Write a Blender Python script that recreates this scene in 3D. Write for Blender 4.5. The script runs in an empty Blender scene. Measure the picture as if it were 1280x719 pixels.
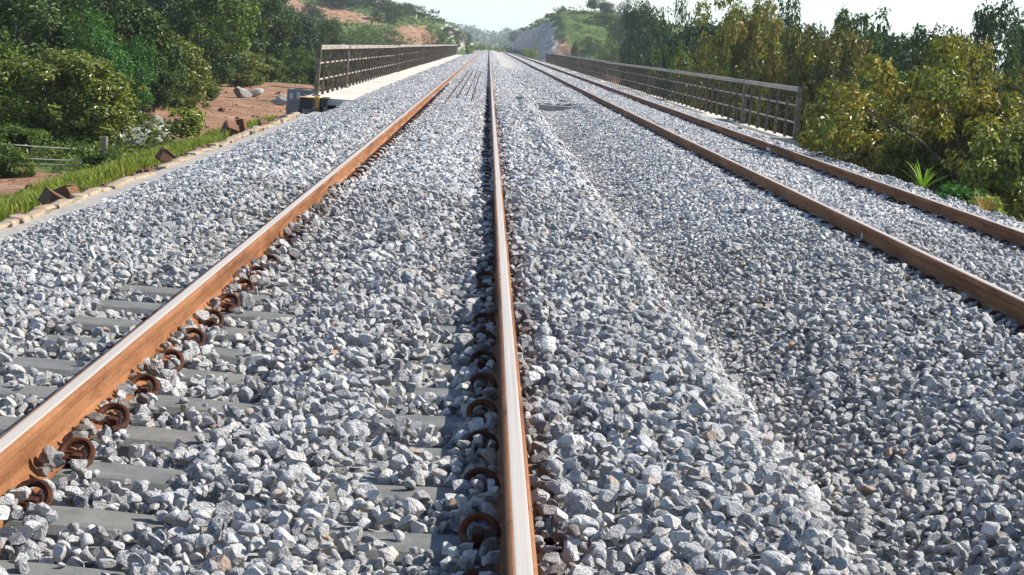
import bpy, bmesh, math, random
import numpy as np
from mathutils import Matrix, Vector
R = math.radians
random.seed(7); rng = np.random.default_rng(7)
SC = bpy.context.scene
COL = SC.collection

# ------------------------------------------------------------------ camera, sky, sun, exposure
F_PX, EYE = 2375.0, 1.438
_th = R(4.4)
_d = Vector((-29, 303.5, -F_PX)).normalized()
_u = Vector((math.sin(_th), math.cos(_th), 0)); _u = (_u - _d * _u.dot(_d)).normalized()
_r = _d.cross(_u)
CAM_M = Matrix((_r, _d, _u))                      # camera axes -> world axes
cam_data = bpy.data.cameras.new('camera'); cam = bpy.data.objects.new('camera', cam_data); COL.objects.link(cam)
cam_data.sensor_width = 36; cam_data.lens = F_PX / 1280 * 36
cam_data.clip_start = .1; cam_data.clip_end = 60000
cam.matrix_world = Matrix.Translation((0, 0, EYE)) @ CAM_M.to_4x4()
SC.camera = cam

SUN_EL, SUN_AZ = R(41), R(80)                    # azimuth clockwise from the track direction (+Y)
world = bpy.data.worlds.new('World'); SC.world = world; world.use_nodes = True
wn = world.node_tree; bg = wn.nodes['Background']
sky = wn.nodes.new('ShaderNodeTexSky'); sky.sky_type = 'NISHITA'; sky.sun_disc = False
sky.sun_elevation = SUN_EL; sky.sun_rotation = SUN_AZ; sky.air_density = 1.0; sky.dust_density = 0.6; sky.ozone_density = 4.0
wn.links.new(sky.outputs[0], bg.inputs[0]); bg.inputs[1].default_value = .115
sd = bpy.data.lights.new('sun', 'SUN'); sd.energy = 4.8; sd.angle = R(.6); sd.color = (1, .93, .80)
sun = bpy.data.objects.new('sun', sd); COL.objects.link(sun)
_s = Vector((math.sin(SUN_AZ) * math.cos(SUN_EL), math.cos(SUN_AZ) * math.cos(SUN_EL), math.sin(SUN_EL)))
sun.rotation_euler = _s.to_track_quat('Z', 'Y').to_euler()
vs = SC.view_settings; vs.view_transform = 'Standard'; vs.look = 'None'; vs.gamma = 1; vs.exposure = .9; vs.use_curve_mapping = False
SC.render.engine = 'CYCLES'
SC.cycles.max_bounces = 6; SC.cycles.diffuse_bounces = 3; SC.cycles.glossy_bounces = 2; SC.cycles.transmission_bounces = 3
SC.cycles.transparent_max_bounces = 4; SC.cycles.volume_bounces = 1
SC.cycles.use_denoising = True; SC.cycles.denoiser = 'OPENIMAGEDENOISE'; SC.cycles.denoising_input_passes = 'RGB_ALBEDO_NORMAL'; SC.cycles.denoising_prefilter = 'ACCURATE'
HAZE = 0.00022

def ray(px, py):
    return CAM_M @ Vector((px - 640, 359.5 - py, -F_PX))
def at_dist(px, py, D):
    v = ray(px, py); v = v * (D / v.y); return Vector((v.x, v.y, v.z + EYE))
def to_pix(P):
    c = (np.asarray(P, float) - (0, 0, EYE)) @ np.array(CAM_M)
    return 640 + F_PX * c[..., 0] / -c[..., 2], 359.5 - F_PX * c[..., 1] / -c[..., 2]

# ------------------------------------------------------------------ object helpers
def link(name, me, mat=None, parent=None):
    o = bpy.data.objects.new(name, me); COL.objects.link(o)
    if mat is not None and me is not None and not me.materials:
        for m in (mat if isinstance(mat, (list, tuple)) else [mat]): me.materials.append(m)
    if parent is not None: o.parent = parent
    return o
def tag(o, label=None, cat=None, group=None, kind=None):
    if label: o['label'] = label
    if cat: o['category'] = cat
    if group: o['group'] = group
    if kind: o['kind'] = kind
    return o
def empty(name, loc=(0, 0, 0), rz=0.0, label=None, cat=None, group=None):
    o = bpy.data.objects.new(name, None); COL.objects.link(o); o.location = loc; o.rotation_euler = (0, 0, rz)
    o.empty_display_size = .2
    return tag(o, label, cat, group)
def copy_tree(o, parent=None):
    c = o.copy(); COL.objects.link(c); c.parent = parent
    for ch in list(o.children): copy_tree(ch, c)
    return c
def np_mesh(name, V, F, smooth=False):
    """V n x 3, F m x k (k = 3 or 4)"""
    V = np.ascontiguousarray(V, np.float32); F = np.ascontiguousarray(F, np.int32)
    me = bpy.data.meshes.new(name); n, k = F.shape
    me.vertices.add(len(V)); me.vertices.foreach_set('co', V.ravel())
    me.loops.add(n * k); me.loops.foreach_set('vertex_index', F.ravel())
    me.polygons.add(n); me.polygons.foreach_set('loop_start', np.arange(0, n * k, k, dtype=np.int32))
    me.polygons.foreach_set('use_smooth', np.full(n, smooth, bool))
    me.update(calc_edges=True)
    return me
class MB:
    """collects shapes of one part"""
    def __init__(s): s.bm = bmesh.new()
    def box(s, c, d, rot=None, bevel=0.0):
        r = bmesh.ops.create_cube(s.bm, size=1)
        vs_ = r['verts']
        for v in vs_: v.co = Vector((v.co.x * d[0], v.co.y * d[1], v.co.z * d[2]))
        if bevel:
            es = {e for v in vs_ for e in v.link_edges}
            rb = bmesh.ops.bevel(s.bm, geom=list(es), offset=bevel, segments=2, affect='EDGES', profile=.6)
            vs_ = list({v for f in rb['faces'] for v in f.verts} | {v for v in vs_ if v.is_valid})
        M = Matrix.Translation(c) @ (rot.to_4x4() if rot is not None else Matrix())
        bmesh.ops.transform(s.bm, matrix=M, verts=vs_)
        return s
    def tube(s, pts, rad, n=8, cap=True):
        pts = [Vector(p) for p in pts]
        rads = rad if isinstance(rad, (list, tuple)) else [rad] * len(pts)
        rings = []; ref = None
        for i, p in enumerate(pts):
            t = (pts[min(i + 1, len(pts) - 1)] - pts[max(i - 1, 0)]).normalized()
            if ref is None: ref = Vector((0, 0, 1)) if abs(t.z) < .9 else Vector((1, 0, 0))
            a = (ref - t * ref.dot(t)).normalized(); b = t.cross(a); ref = a
            rings.append([s.bm.verts.new(p + (a * math.cos(k * math.tau / n) + b * math.sin(k * math.tau / n)) * rads[i]) for k in range(n)])
        for A, B in zip(rings, rings[1:]):
            for k in range(n): s.bm.faces.new((A[k], A[(k + 1) % n], B[(k + 1) % n], B[k]))
        if cap:
            s.bm.faces.new(rings[0][::-1]); s.bm.faces.new(rings[-1])
        return s
    def extrude(s, prof, y0, y1, axis='Y', ys=None):
        """closed profile (x, z) swept along y"""
        ys = ys or [y0, y1]
        rings = [[s.bm.verts.new((x, y, z)) for x, z in prof] for y in ys]
        n = len(prof)
        for A, B in zip(rings, rings[1:]):
            for k in range(n): s.bm.faces.new((A[k], B[k], B[(k + 1) % n], A[(k + 1) % n]))
        s.bm.faces.new(rings[0]); s.bm.faces.new(rings[-1][::-1])
        return s
    def mesh(s, name, smooth=False):
        bmesh.ops.recalc_face_normals(s.bm, faces=s.bm.faces)
        me = bpy.data.meshes.new(name); s.bm.to_mesh(me); s.bm.free()
        if smooth:
            for p in me.polygons: p.use_smooth = True
        return me
    def build(s, name, mat, parent=None, smooth=False):
        return link(name, s.mesh(name, smooth), mat, parent)

# ------------------------------------------------------------------ materials
class N:
    def __init__(s, name):
        s.m = bpy.data.materials.new(name); s.m.use_nodes = True; s.t = s.m.node_tree
        s.b = s.t.nodes['Principled BSDF']; s.out = s.t.nodes['Material Output']
    def n(s, typ, **kw):
        x = s.t.nodes.new(typ)
        for k, v in kw.items(): setattr(x, k, v)
        return x
    def put(s, v, sock):
        if hasattr(v, 'links') or isinstance(v, bpy.types.NodeSocket): s.t.links.new(v, sock)
        else: sock.default_value = v
    def coord(s, kind='Object'): return s.n('ShaderNodeTexCoord').outputs[kind]
    def geo(s, kind='Position'): return s.n('ShaderNodeNewGeometry').outputs[kind]
    def noise(s, scale, vec=None, detail=4, rough=.55, dist=0.0):
        x = s.n('ShaderNodeTexNoise'); s.put(scale, x.inputs['Scale']); s.put(detail, x.inputs['Detail']); s.put(rough, x.inputs['Roughness']); s.put(dist, x.inputs['Distortion'])
        if vec is not None: s.put(vec, x.inputs['Vector'])
        return x.outputs['Fac']
    def vmul(s, v, k):
        x = s.n('ShaderNodeVectorMath', operation='MULTIPLY'); s.put(v, x.inputs[0]); x.inputs[1].default_value = k; return x.outputs[0]
    def vadd(s, a, b):
        x = s.n('ShaderNodeVectorMath', operation='ADD'); s.put(a, x.inputs[0]); s.put(b, x.inputs[1]); return x.outputs[0]
    def math(s, op, a, b=0.0):
        x = s.n('ShaderNodeMath', operation=op); s.put(a, x.inputs[0]); s.put(b, x.inputs[1]); return x.outputs[0]
    def ramp(s, fac, *stops):
        x = s.n('ShaderNodeValToRGB'); s.put(fac, x.inputs[0]); e = x.color_ramp.elements
        while len(e) < len(stops): e.new(.5)
        for el, (p, c) in zip(e, stops): el.position = p; el.color = (*c, 1) if not isinstance(c, float) else (c, c, c, 1)
        return x.outputs[0]
    def mix(s, fac, a, b, blend='MIX'):
        x = s.n('ShaderNodeMix', data_type='RGBA', blend_type=blend)
        s.put(fac, x.inputs[0]); s.put(a if not isinstance(a, tuple) else (*a, 1), x.inputs[6]); s.put(b if not isinstance(b, tuple) else (*b, 1), x.inputs[7])
        return x.outputs[2]
    def attr(s, name, typ='GEOMETRY', out='Fac'):
        return s.n('ShaderNodeAttribute', attribute_name=name, attribute_type=typ).outputs[out]
    def bump(s, h, strength=.4, dist=.01):
        x = s.n('ShaderNodeBump'); s.put(strength, x.inputs['Strength']); s.put(dist, x.inputs['Distance']); s.put(h, x.inputs['Height'])
        s.t.links.new(x.outputs[0], s.b.inputs['Normal'])
    def set(s, color=None, rough=None, metal=None, spec=None):
        if color is not None: s.put(color if not isinstance(color, tuple) else (*color, 1), s.b.inputs['Base Color'])
        if rough is not None: s.put(rough, s.b.inputs['Roughness'])
        if metal is not None: s.put(metal, s.b.inputs['Metallic'])
        if spec is not None: s.put(spec, s.b.inputs['Specular IOR Level'])
        return s.m

def mat_stone(name, typ):
    s = N(name)
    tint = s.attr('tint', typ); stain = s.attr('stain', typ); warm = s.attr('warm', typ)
    off = s.n('ShaderNodeCombineXYZ'); s.put(s.math('MULTIPLY', tint, 57.0), off.inputs[0]); s.put(s.math('MULTIPLY', tint, 131.0), off.inputs[1])
    v = s.vadd(s.coord('Object'), off.outputs[0])
    if typ == 'INSTANCER': k = 1.0
    else: k = 34.0; 
    n1 = s.noise(1.3 * k, v, 6, .66, 1.1); n2 = s.noise(5.0 * k, v, 3, .6)
    f = s.math('ADD', s.math('MULTIPLY', n1, .75), s.math('MULTIPLY', n2, .45))
    f = s.math('ADD', f, s.math('MULTIPLY', s.math('SUBTRACT', tint, .5), .34))
    f = s.math('ADD', f, .038 if typ == 'INSTANCER' else -.022)
    c = s.ramp(f, (.36, (.075, .08, .092)), (.46, (.218, .228, .242)), (.57, (.365, .368, .370)), (.73, (.56, .555, .54)))
    c = s.mix(warm, c, (.42, .27, .17), 'MIX')
    c = s.mix(stain, c, (.10, .066, .05))  # brown of rust dust, also carrying painted shade beside the rails
    s.bump(s.math('ADD', n1, n2), .55, .12 if typ == 'INSTANCER' else .004)
    return s.set(c, .8, 0, .3)
M_STONE = mat_stone('ballast_stone', 'INSTANCER')
M_STONE_FAR = mat_stone('ballast_stone_far', 'GEOMETRY')

def mat_bed():
    s = N('ballast_bed'); p = s.geo()
    v = s.n('ShaderNodeTexVoronoi'); s.put(p, v.inputs['Vector']); v.inputs['Scale'].default_value = 17
    n = s.noise(30, p, 5, .7); big = s.noise(.25, p, 3)
    c = s.mix(n, s.ramp(v.outputs['Color'], (.2, (.09, .10, .12)), (.8, (.40, .40, .41))), s.ramp(n, (.35, (.09, .09, .10)), (.65, (.46, .45, .44))))
    dust = s.attr('dust')
    c = s.mix(dust, c, s.ramp(s.noise(6, p, 5, .7), (.3, (.34, .31, .27)), (.7, (.5, .47, .43))))
    s.bump(v.outputs['Distance'], 1.0, .03)
    return s.set(c, .9, 0, .2)
M_BED = mat_bed()

def mat_rust(name, lo, mid, hi, rough=.75):
    s = N(name); p = s.geo()
    st = s.vmul(p, (1, .25, 3.0))
    n1 = s.noise(3.5, st, 6, .65, .4); n2 = s.noise(60, p, 3, .6)
    f = s.math('ADD', s.math('MULTIPLY', n1, .8), s.math('MULTIPLY', n2, .25))
    c = s.ramp(f, (.34, lo), (.52, mid), (.70, hi))
    n3 = s.noise(9, s.vmul(p, (1, .45, 1.2)), 6, .7, .5); c = s.mix(s.ramp(n3, (.54, 0.0), (.70, .6)), c, tuple(q * .45 for q in lo))
    s.bump(n2, .3, .004)
    return s.set(c, rough, 0, .12)
M_RAIL = mat_rust('rail_rust', (.10, .038, .016), (.215, .094, .041), (.32, .155, .072))
M_CLIP = mat_rust('clip_rust', (.018, .009, .007), (.055, .021, .012), (.14, .045, .018), .6)
M_GUARD = mat_rust('guard_rail_rust', (.04, .024, .018), (.075, .042, .03), (.12, .07, .05))

def mat_band():
    s = N('worn_rail_head'); p = s.geo()
    st = s.vmul(p, (140, .35, 1)); n = s.noise(1.0, st, 5, .6); n2 = s.noise(2.0, s.vmul(p, (1, .5, 1)), 4)
    c = s.ramp(n, (.3, (.40, .345, .285)), (.7, (.56, .495, .42)))
    c = s.mix(s.ramp(s.math('ADD', s.math('MULTIPLY', n, .5), s.math('MULTIPLY', n2, .5)), (.56, 0.0), (.68, .55)), c, (.46, .30, .18))
    s.put(s.ramp(n2, (.3, .38), (.7, .55)), s.b.inputs['Roughness'])
    return s.set(c, None, .25, .4)
M_BAND = mat_band()

def mat_concrete(name, a, b, scale=6.0, stain=(.17, .15, .12)):
    s = N(name); p = s.geo()
    n1 = s.noise(scale, p, 6, .65); n2 = s.noise(scale * 14, p, 3, .6); n3 = s.noise(scale * .22, p, 4)
    c = s.ramp(s.math('ADD', s.math('MULTIPLY', n1, .7), s.math('MULTIPLY', n2, .3)), (.35, a), (.65, b))
    c = s.mix(s.ramp(n3, (.5, 0.0), (.75, .5)), c, stain)
    n4 = s.noise(scale * 3, p, 6, .7, 1.0); c = s.mix(s.ramp(n4, (.56, 0.0), (.72, .45)), c, tuple(q * .55 for q in a))
    s.bump(n2, .3, .006)
    return s.set(c, .85, 0, .25)
M_SLEEPER = mat_concrete('sleeper_concrete', (.095, .10, .095), (.18, .182, .172), 7)
M_SLAB = mat_concrete('walkway_concrete', (.42, .38, .32), (.60, .56, .49), 1.6, (.36, .30, .23))
M_DARKCON = mat_concrete('bridge_concrete', (.09, .085, .08), (.18, .17, .155), 1.2)
M_KERB = mat_concrete('kerb_stone', (.20, .155, .105), (.38, .31, .22), 9, (.28, .18, .11))
M_LATERITE = mat_concrete('laterite_block', (.085, .042, .024), (.19, .095, .05), 9, (.10, .05, .03))
M_CESS = mat_concrete('cess_path', (.21, .20, .185), (.37, .345, .315), 9, (.24, .19, .14))
M_BOULDER = mat_concrete('pale_boulder', (.22, .21, .195), (.45, .43, .40), 3, (.2, .18, .16))
M_ROCK = mat_concrete('cut_rock', (.16, .145, .135), (.40, .375, .355), .35, (.30, .21, .15))
M_WOOD = mat_concrete('grey_timber', (.11, .095, .08), (.25, .225, .19), 8)
M_RAILING = mat_rust('railing_steel', (.065, .05, .038), (.135, .105, .082), (.25, .205, .165), .5)
M_RAILING_LIT = mat_rust('railing_steel_lit', (.19, .155, .13), (.30, .26, .225), (.42, .38, .34), .5)  # paler copy of the railing steel, light from above put into the colour
def plain(name, c, rough=.6, metal=0.0):
    s = N(name); n = s.noise(12, s.geo(), 4); return s.set(s.mix(n, tuple(x * .75 for x in c), tuple(min(1, x * 1.2) for x in c)), rough, metal)
M_YELLOW = plain('machine_yellow', (.42, .25, .05), .55); M_BLACK = plain('machine_black', (.02, .02, .022), .6); M_GREYM = plain('machine_steel', (.2, .2, .2), .4, .6)
M_WHITE = plain('white_paint', (.75, .73, .69)); M_WIRE = plain('fence_wire', (.5, .47, .42), .5, .3)

def mat_ground():
    s = N('ground'); p = s.geo()
    soil = s.attr('soil'); rock = s.attr('rock')
    n1 = s.noise(.6, p, 7, .65); n2 = s.noise(7, p, 5, .65); n3 = s.noise(.12, p, 4)
    dirt = s.ramp(s.math('ADD', s.math('MULTIPLY', n1, .6), s.math('MULTIPLY', n2, .4)), (.35, (.15, .070, .038)), (.5, (.25, .14, .085)), (.66, (.40, .27, .18)))
    green = s.ramp(s.math('ADD', s.math('MULTIPLY', n1, .5), s.math('MULTIPLY', n2, .5)), (.36, (.028, .055, .014)), (.52, (.075, .12, .026)), (.68, (.17, .20, .06)))
    f = s.math('ADD', soil, s.math('MULTIPLY', s.math('SUBTRACT', n1, .5), 1.1))
    c = s.mix(s.ramp(f, (.42, 0.0), (.58, 1.0)), green, dirt)
    st = s.noise(.4, s.vmul(p, (.8, .5, 1.6)), 7, .68, .8)
    rk = s.ramp(st, (.32, (.14, .125, .115)), (.48, (.33, .305, .28)), (.68, (.50, .465, .42)))
    f2 = s.math('ADD', rock, s.math('MULTIPLY', s.math('SUBTRACT', st, .5), .7))
    c = s.mix(s.ramp(f2, (.45, 0.0), (.6, 1.0)), c, rk)
    s.bump(s.math('ADD', s.math('MULTIPLY', n2, .5), n1), .8, .25)
    return s.set(c, .95, 0, .15)
M_GROUND = mat_ground()

def mat_leaf(name='foliage', trans=.28, rough=.45):
    s = N(name)
    c = s.attr('leafcol', out='Color')
    s.set(c, rough, 0, .22 if rough > .4 else .38)
    tr = s.n('ShaderNodeBsdfTranslucent')
    k = s.mix(1.0, c, (1.0, 1.05, .45), 'MULTIPLY'); s.t.links.new(k, tr.inputs[0])
    mx = s.n('ShaderNodeMixShader'); mx.inputs[0].default_value = trans
    s.t.links.new(s.b.outputs[0], mx.inputs[1]); s.t.links.new(tr.outputs[0], mx.inputs[2]); s.t.links.new(mx.outputs[0], s.out.inputs[0])
    return s.m
M_LEAF = mat_leaf('foliage', .26, .45); M_SHINY = mat_leaf('shiny_foliage', .26, .36)
M_GRASS = mat_leaf('grass_blades', .35, .6)
M_BARK = mat_concrete('bark', (.05, .04, .03), (.14, .11, .085), 5)

# ------------------------------------------------------------------ terrain shape
def sstep(x, a, b):
    t = np.clip((np.asarray(x, float) - a) / (b - a), 0, 1); return t * t * (3 - 2 * t)
def wob(x, y, s, k=0.0):
    x = np.asarray(x, float); y = np.asarray(y, float)
    return (np.sin(x * s + 1.3 * k + .7) * np.cos(y * s * .83 + k) + .6 * np.sin(x * s * 1.9 + y * s * 1.31 + 2.1 * k) + .35 * np.sin(x * s * 3.7 - y * s * 3.1 + 4 * k)) / 1.6
LX = -4.17                                        # kerb line
def ground_z(x, y):
    x = np.asarray(x, float); y = np.asarray(y, float)
    # embankment near the camera
    zl = np.interp(-x, [3.3, 4.22, 4.32, 6.0, 7.6, 12, 40], [-.55, -.55, -.60, -1.12, -1.72, -1.85, -1.5])
    zr = np.interp(x, [5.4, 6.2, 7.0, 9.0, 11.5, 40], [-.15, -.5, -1.0, -2.2, -3.0, -2.6])
    z = np.where(x < 1.7, zl, zr)
    z = np.where((x > -3.6) & (x < 5.6), -.55, z)
    # the dip the bridge crosses
    dip = sstep(y, 46, 58) * (1 - sstep(y, 236, 250))
    dipz = -3.4 - 2.4 * sstep(y, 60, 120) * (1 - sstep(y, 190, 236)) + .35 * wob(x, y, .12)
    edge = np.clip((np.abs(x - 1.7) - 14) / 30, 0, 1)
    inner = z * (1 - dip) + dipz * dip
    shelf = np.interp(-x, [4, 6, 9, 14, 30], [-2.2, -1.9, -1.75, -1.75, -1.3])
    side = sstep(-x, 5.0, 7.5) * (1 - sstep(y, 110, 180))
    z = np.where(y > 46, inner * (1 - side * dip) + shelf * side * dip, z)
    # hills with the cutting beyond the bridge
    rise = sstep(y, 246, 400)
    hl = np.interp(-x, [6, 7.2, 10, 14, 20, 30, 60, 200], [-.6, .8, 4.9, 6.4, 7.8, 9.8, 12.5, 17])
    hl0 = np.interp(-x, [6, 8, 14, 22, 40, 60, 200], [-.6, .2, 2.0, 2.8, 4.2, 7.5, 15])
    k = sstep(y, 300, 520)
    hl = hl0 * (1 - k) + hl * k
    hr = np.interp(x, [8.4, 9.2, 11.5, 14, 17, 24, 45, 80, 200], [-.6, .7, 6.2, 8.7, 9.3, 9.3, 7.5, 3, 2])
    hr0 = np.interp(x, [8.4, 10, 14, 20, 26, 36, 60, 200], [-.7, -.2, .8, 1.6, 3.0, 5.0, 4, 2])
    k = sstep(y + 9 * wob(x, y, .3, 3), 285, 390)
    hr = hr0 * (1 - k) + hr * k
    h = np.where(x < 1.5, hl, hr)
    h = h + np.clip(h, 0, 3) * .16 * wob(x, y, .22) + np.clip(h - .5, 0, 2) * (.2 * wob(x, y, .9, 2) + .08 * wob(x * 1.3, y * .5, .6, 5))
    h = np.where((x > -6) & (x < 8.4), -.6, h)
    fade = 1 - .55 * sstep(y, 650, 1100)
    h = np.where(h > -.6, -.6 + (h + .6) * fade, h)
    z = z * (1 - rise) + h * rise
    # far ridge closing the line
    z = z + 9 * sstep(y, 1250, 2000) * (1 + .3 * wob(x, y, .004)) 
    near = (np.abs(x - 1.5) > 6.5)
    z = z + np.where(near, .10 * wob(x, y, .55, 1) * sstep(np.abs(x - 1.5), 6.5, 9), 0)
    return z
def soil_mask(x, y):
    """1 = bare red earth"""
    x = np.asarray(x, float); y = np.asarray(y, float)
    m = np.zeros_like(x + y)
    g = lambda cx, cy, rx, ry: np.exp(-(((x - cx) / rx) ** 2 + ((y - cy) / ry) ** 2))
    m = np.maximum(m, 1.25 * g(-8.8, 34.5, 1.5, 3.6))
    m = np.maximum(m, 1.3 * g(-10.5, 70, 4.2, 14)); m = np.maximum(m, 1.3 * g(-6.5, 60, 2.4, 13)); m = np.maximum(m, 1.2 * g(-11, 100, 4, 22))
    m = np.maximum(m, 1.2 * np.exp(-((x + 4.6) / .30) ** 2) * (y < 46))
    m = np.maximum(m, 1.2 * g(-14, 340, 5.5, 60)); m = np.maximum(m, 1.1 * g(-40, 380, 22, 26))
    m = np.maximum(m, 1.3 * g(17, 275, 5.5, 18)); m = np.maximum(m, 1.2 * g(25, 259, 11, 9)); m = np.maximum(m, 1.0 * g(12, 330, 3, 30))
    return m
def rock_mask(x, y):
    x = np.asarray(x, float); y = np.asarray(y, float)
    l = sstep(-x, 5.8, 6.6) * (1 - sstep(-x, 10, 13)) * sstep(y, 380, 470)
    r = sstep(x, 8.2, 8.8) * (1 - sstep(x + 1.2 * wob(x, y, .25, 2), 11.2, 13.5)) * sstep(y + 16 * wob(x, y, .35, 6), 300, 345)
    return np.maximum(l, r) * (1 - sstep(y, 900, 1200))

def build_ground():
    xs = np.unique(np.concatenate([-np.geomspace(40, 3500, 26), np.arange(-40, -16, 1.0), np.arange(-16, 20, .4), np.arange(20, 44, 1.0), np.geomspace(44, 3500, 26)]))
    ys = np.unique(np.concatenate([np.linspace(-400, -6, 14), np.arange(-5, 80, .7), np.arange(80, 250, 2.5), np.arange(250, 420, 2.0), np.arange(420, 700, 5.0), np.geomspace(700, 5000, 46)]))
    X, Y = np.meshgrid(xs, ys); Z = ground_z(X, Y)
    V = np.stack([X, Y, Z], -1).reshape(-1, 3); nx, ny = len(xs), len(ys)
    i = (np.arange(ny - 1)[:, None] * nx + np.arange(nx - 1)[None]).ravel()
    F = np.stack([i, i + 1, i + nx + 1, i + nx], 1)
    me = np_mesh('ground', V, F, True)
    for nm, fn in (('soil', soil_mask), ('rock', rock_mask)):
        a = me.attributes.new(nm, 'FLOAT', 'POINT'); a.data.foreach_set('value', fn(V[:, 0], V[:, 1]).astype(np.float32))
    tag(link('ground', me, M_GROUND), kind='structure')
build_ground()

# ------------------------------------------------------------------ ballast profile
XL, XC, XR1, XR2 = -1.313, .182, 3.288, 4.783      # the four rails
KX = np.array([-3.98, -3.3, -2.5, -2.15, -1.9, -1.6, -1.31, -1.1, -.9, -.65, -.3, -.1, .10, .24, .36, .6, .98, 1.22, 1.42, 1.56, 1.75, 2.2, 2.75, 3.05, 3.2, 3.4, 3.7, 4.1, 4.5, 4.7, 4.9, 5.2, 5.75, 6.5, 7.2])
KZ = np.array([-.52, -.30, -.03, .03, .025, .012, .012, .012, .03, .062, .058, .03, .022, .07, .11, .17, .185, .0, -.28, -.39, -.36, -.16, .01, .06, .05, .045, .06, .06, .055, .05, .06, .06, .03, -.45, -.9])
KB = np.array([-.40, -.18, .0, .05, .07, .07, .06, .06, .07, .08, .08, .07, .06, .08, .08, .08, .06, .03, .0, -.01, -.01, .0, .03, .06, .06, .06, .07, .07, .06, .06, .06, .06, .03, -.26, -.40])   # on the bridge
def ballast_z(x, y):
    x = np.asarray(x, float); y = np.asarray(y, float)
    a = np.interp(x, KX, KZ); b = np.interp(x, KX, KB)
    far = sstep(y, 8, 20)
    a = a + far * np.where((x > -2.1) & (x < .5), .055, 0) * np.clip(1 - np.exp(-((x - XL) / .2) ** 2) * .6 - np.exp(-((x - XC) / .2) ** 2) * .5, 0, 1)
    t = sstep(y, 42, 47); med = sstep(y, 52.3, 52.6)
    tt = np.where((x > 1.0) & (x < 2.6), med, t)
    z = a * (1 - tt) + b * tt
    z = z + .15 * np.exp(-((x - 1.62) / .34) ** 2) * sstep(y, 40, 51) * (1 - med)
    z = z + .018 * wob(x, y, 2.3, 1) * (1 - .5 * t) + .010 * wob(x, y, 6.1, 3)
    return z

def build_bed():
    xs = np.unique(np.concatenate([np.arange(-3.97, 7.2, .09), [XL, XC]])); ys = np.unique(np.concatenate([np.arange(2, 60, .3), np.arange(60, 250, 2.0), np.geomspace(250, 1600, 40)]))
    X, Y = np.meshgrid(xs, ys)
    Xs = np.where(Y > 44, np.interp(X, [-3.98, 1, 7.2], [-3.25, 1, 6.5]) * sstep(Y, 44, 47) + X * (1 - sstep(Y, 44, 47)), X)
    Z = ballast_z(Xs, Y) - np.interp(Y, [0, 60, 110, 150], [.085, .075, .05, .0])
    V = np.stack([Xs, Y, Z], -1).reshape(-1, 3); nx, ny = len(xs), len(ys)
    i = (np.arange(ny - 1)[:, None] * nx + np.arange(nx - 1)[None]).ravel()
    me = np_mesh('ballast_bed', V, np.stack([i, i + 1, i + nx + 1, i + nx], 1), True)
    x, y = V[:, 0], V[:, 1]
    dust = np.exp(-((x - 1.75) / .9) ** 2) * sstep(y, 52.5, 54) * .9
    a = me.attributes.new('dust', 'FLOAT', 'POINT'); a.data.foreach_set('value', dust.astype(np.float32))
    tag(link('ballast_ground', me, M_BED), kind='structure')
build_bed()

# ------------------------------------------------------------------ sleepers with spring clips
SL_Y = np.arange(5.40 - .6 * 4, 62, .595)
def sleeper_mesh(name):
    m = MB()
    prof = [(-.14, -.2), (.14, -.2), (.125, -.03), (.105, -.006), (.08, 0), (-.08, 0), (-.105, -.006), (-.125, -.03)]
    # swept along x: build along y then turn
    m.extrude(prof, -1.3, 1.3, ys=[-1.3, -1.05, -.5, 0, .5, 1.05, 1.3])
    for v in m.bm.verts:
        if v.co.z > -.1: v.co.z -= .018 * max(0, 1 - abs(v.co.y) / .5)
    bmesh.ops.rotate(m.bm, matrix=Matrix.Rotation(R(90), 3, 'Z'), verts=m.bm.verts)
    return m.mesh(name)
def clip_shapes(m, ox, side):
    """spring clip at the edge of the rail foot; side = +1 when it sits on the +x side"""
    s = side
    # cast shoulder and insulator
    m.box((ox + s * .105, 0, .02), (.035, .085, .05), bevel=.006)
    m.box((ox + s * .070, 0, .030), (.05, .10, .012), bevel=.003)
    # ring of the clip: leg, loop, toe
    pts = []
    tilt = R(40)
    for k in range(13):
        a = R(-22 + 224 * k / 12)
        u, w = .050 * math.cos(a), .058 * math.sin(a)
        pts.append((ox + s * (.100 + u), w * math.cos(tilt) - .012, .040 + w * math.sin(tilt)))
    # one end runs down into the shoulder, the other turns back on to the rail foot
    pts = [(ox + s * .112, -.085, .016), (ox + s * .138, -.060, .020)] + pts + [(ox + s * .056, -.050, .034), (ox + s * .070, -.070, .034)]
    m.tube(pts, .0125, 8)
def clip_mesh(ox, side):
    m = MB(); clip_shapes(m, ox, side); return m.mesh('rail_clip')
SL_ME = sleeper_mesh('sleeper')
SL_ME.materials.append(M_SLEEPER)
CL = [(-.7475, -1), (-.7475, 1), (.7475, -1), (.7475, 1)]
CL_ME = [clip_mesh(*c) for c in CL]
for m_ in CL_ME: m_.materials.append(M_CLIP)
def make_sleeper(x, y, jit):
    r = empty('concrete_sleeper', (x, y, 0), jit)
    link('sleeper_block', SL_ME, None, r)
    for me in CL_ME: link('rail_clip', me, None, r)
    return r
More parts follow.
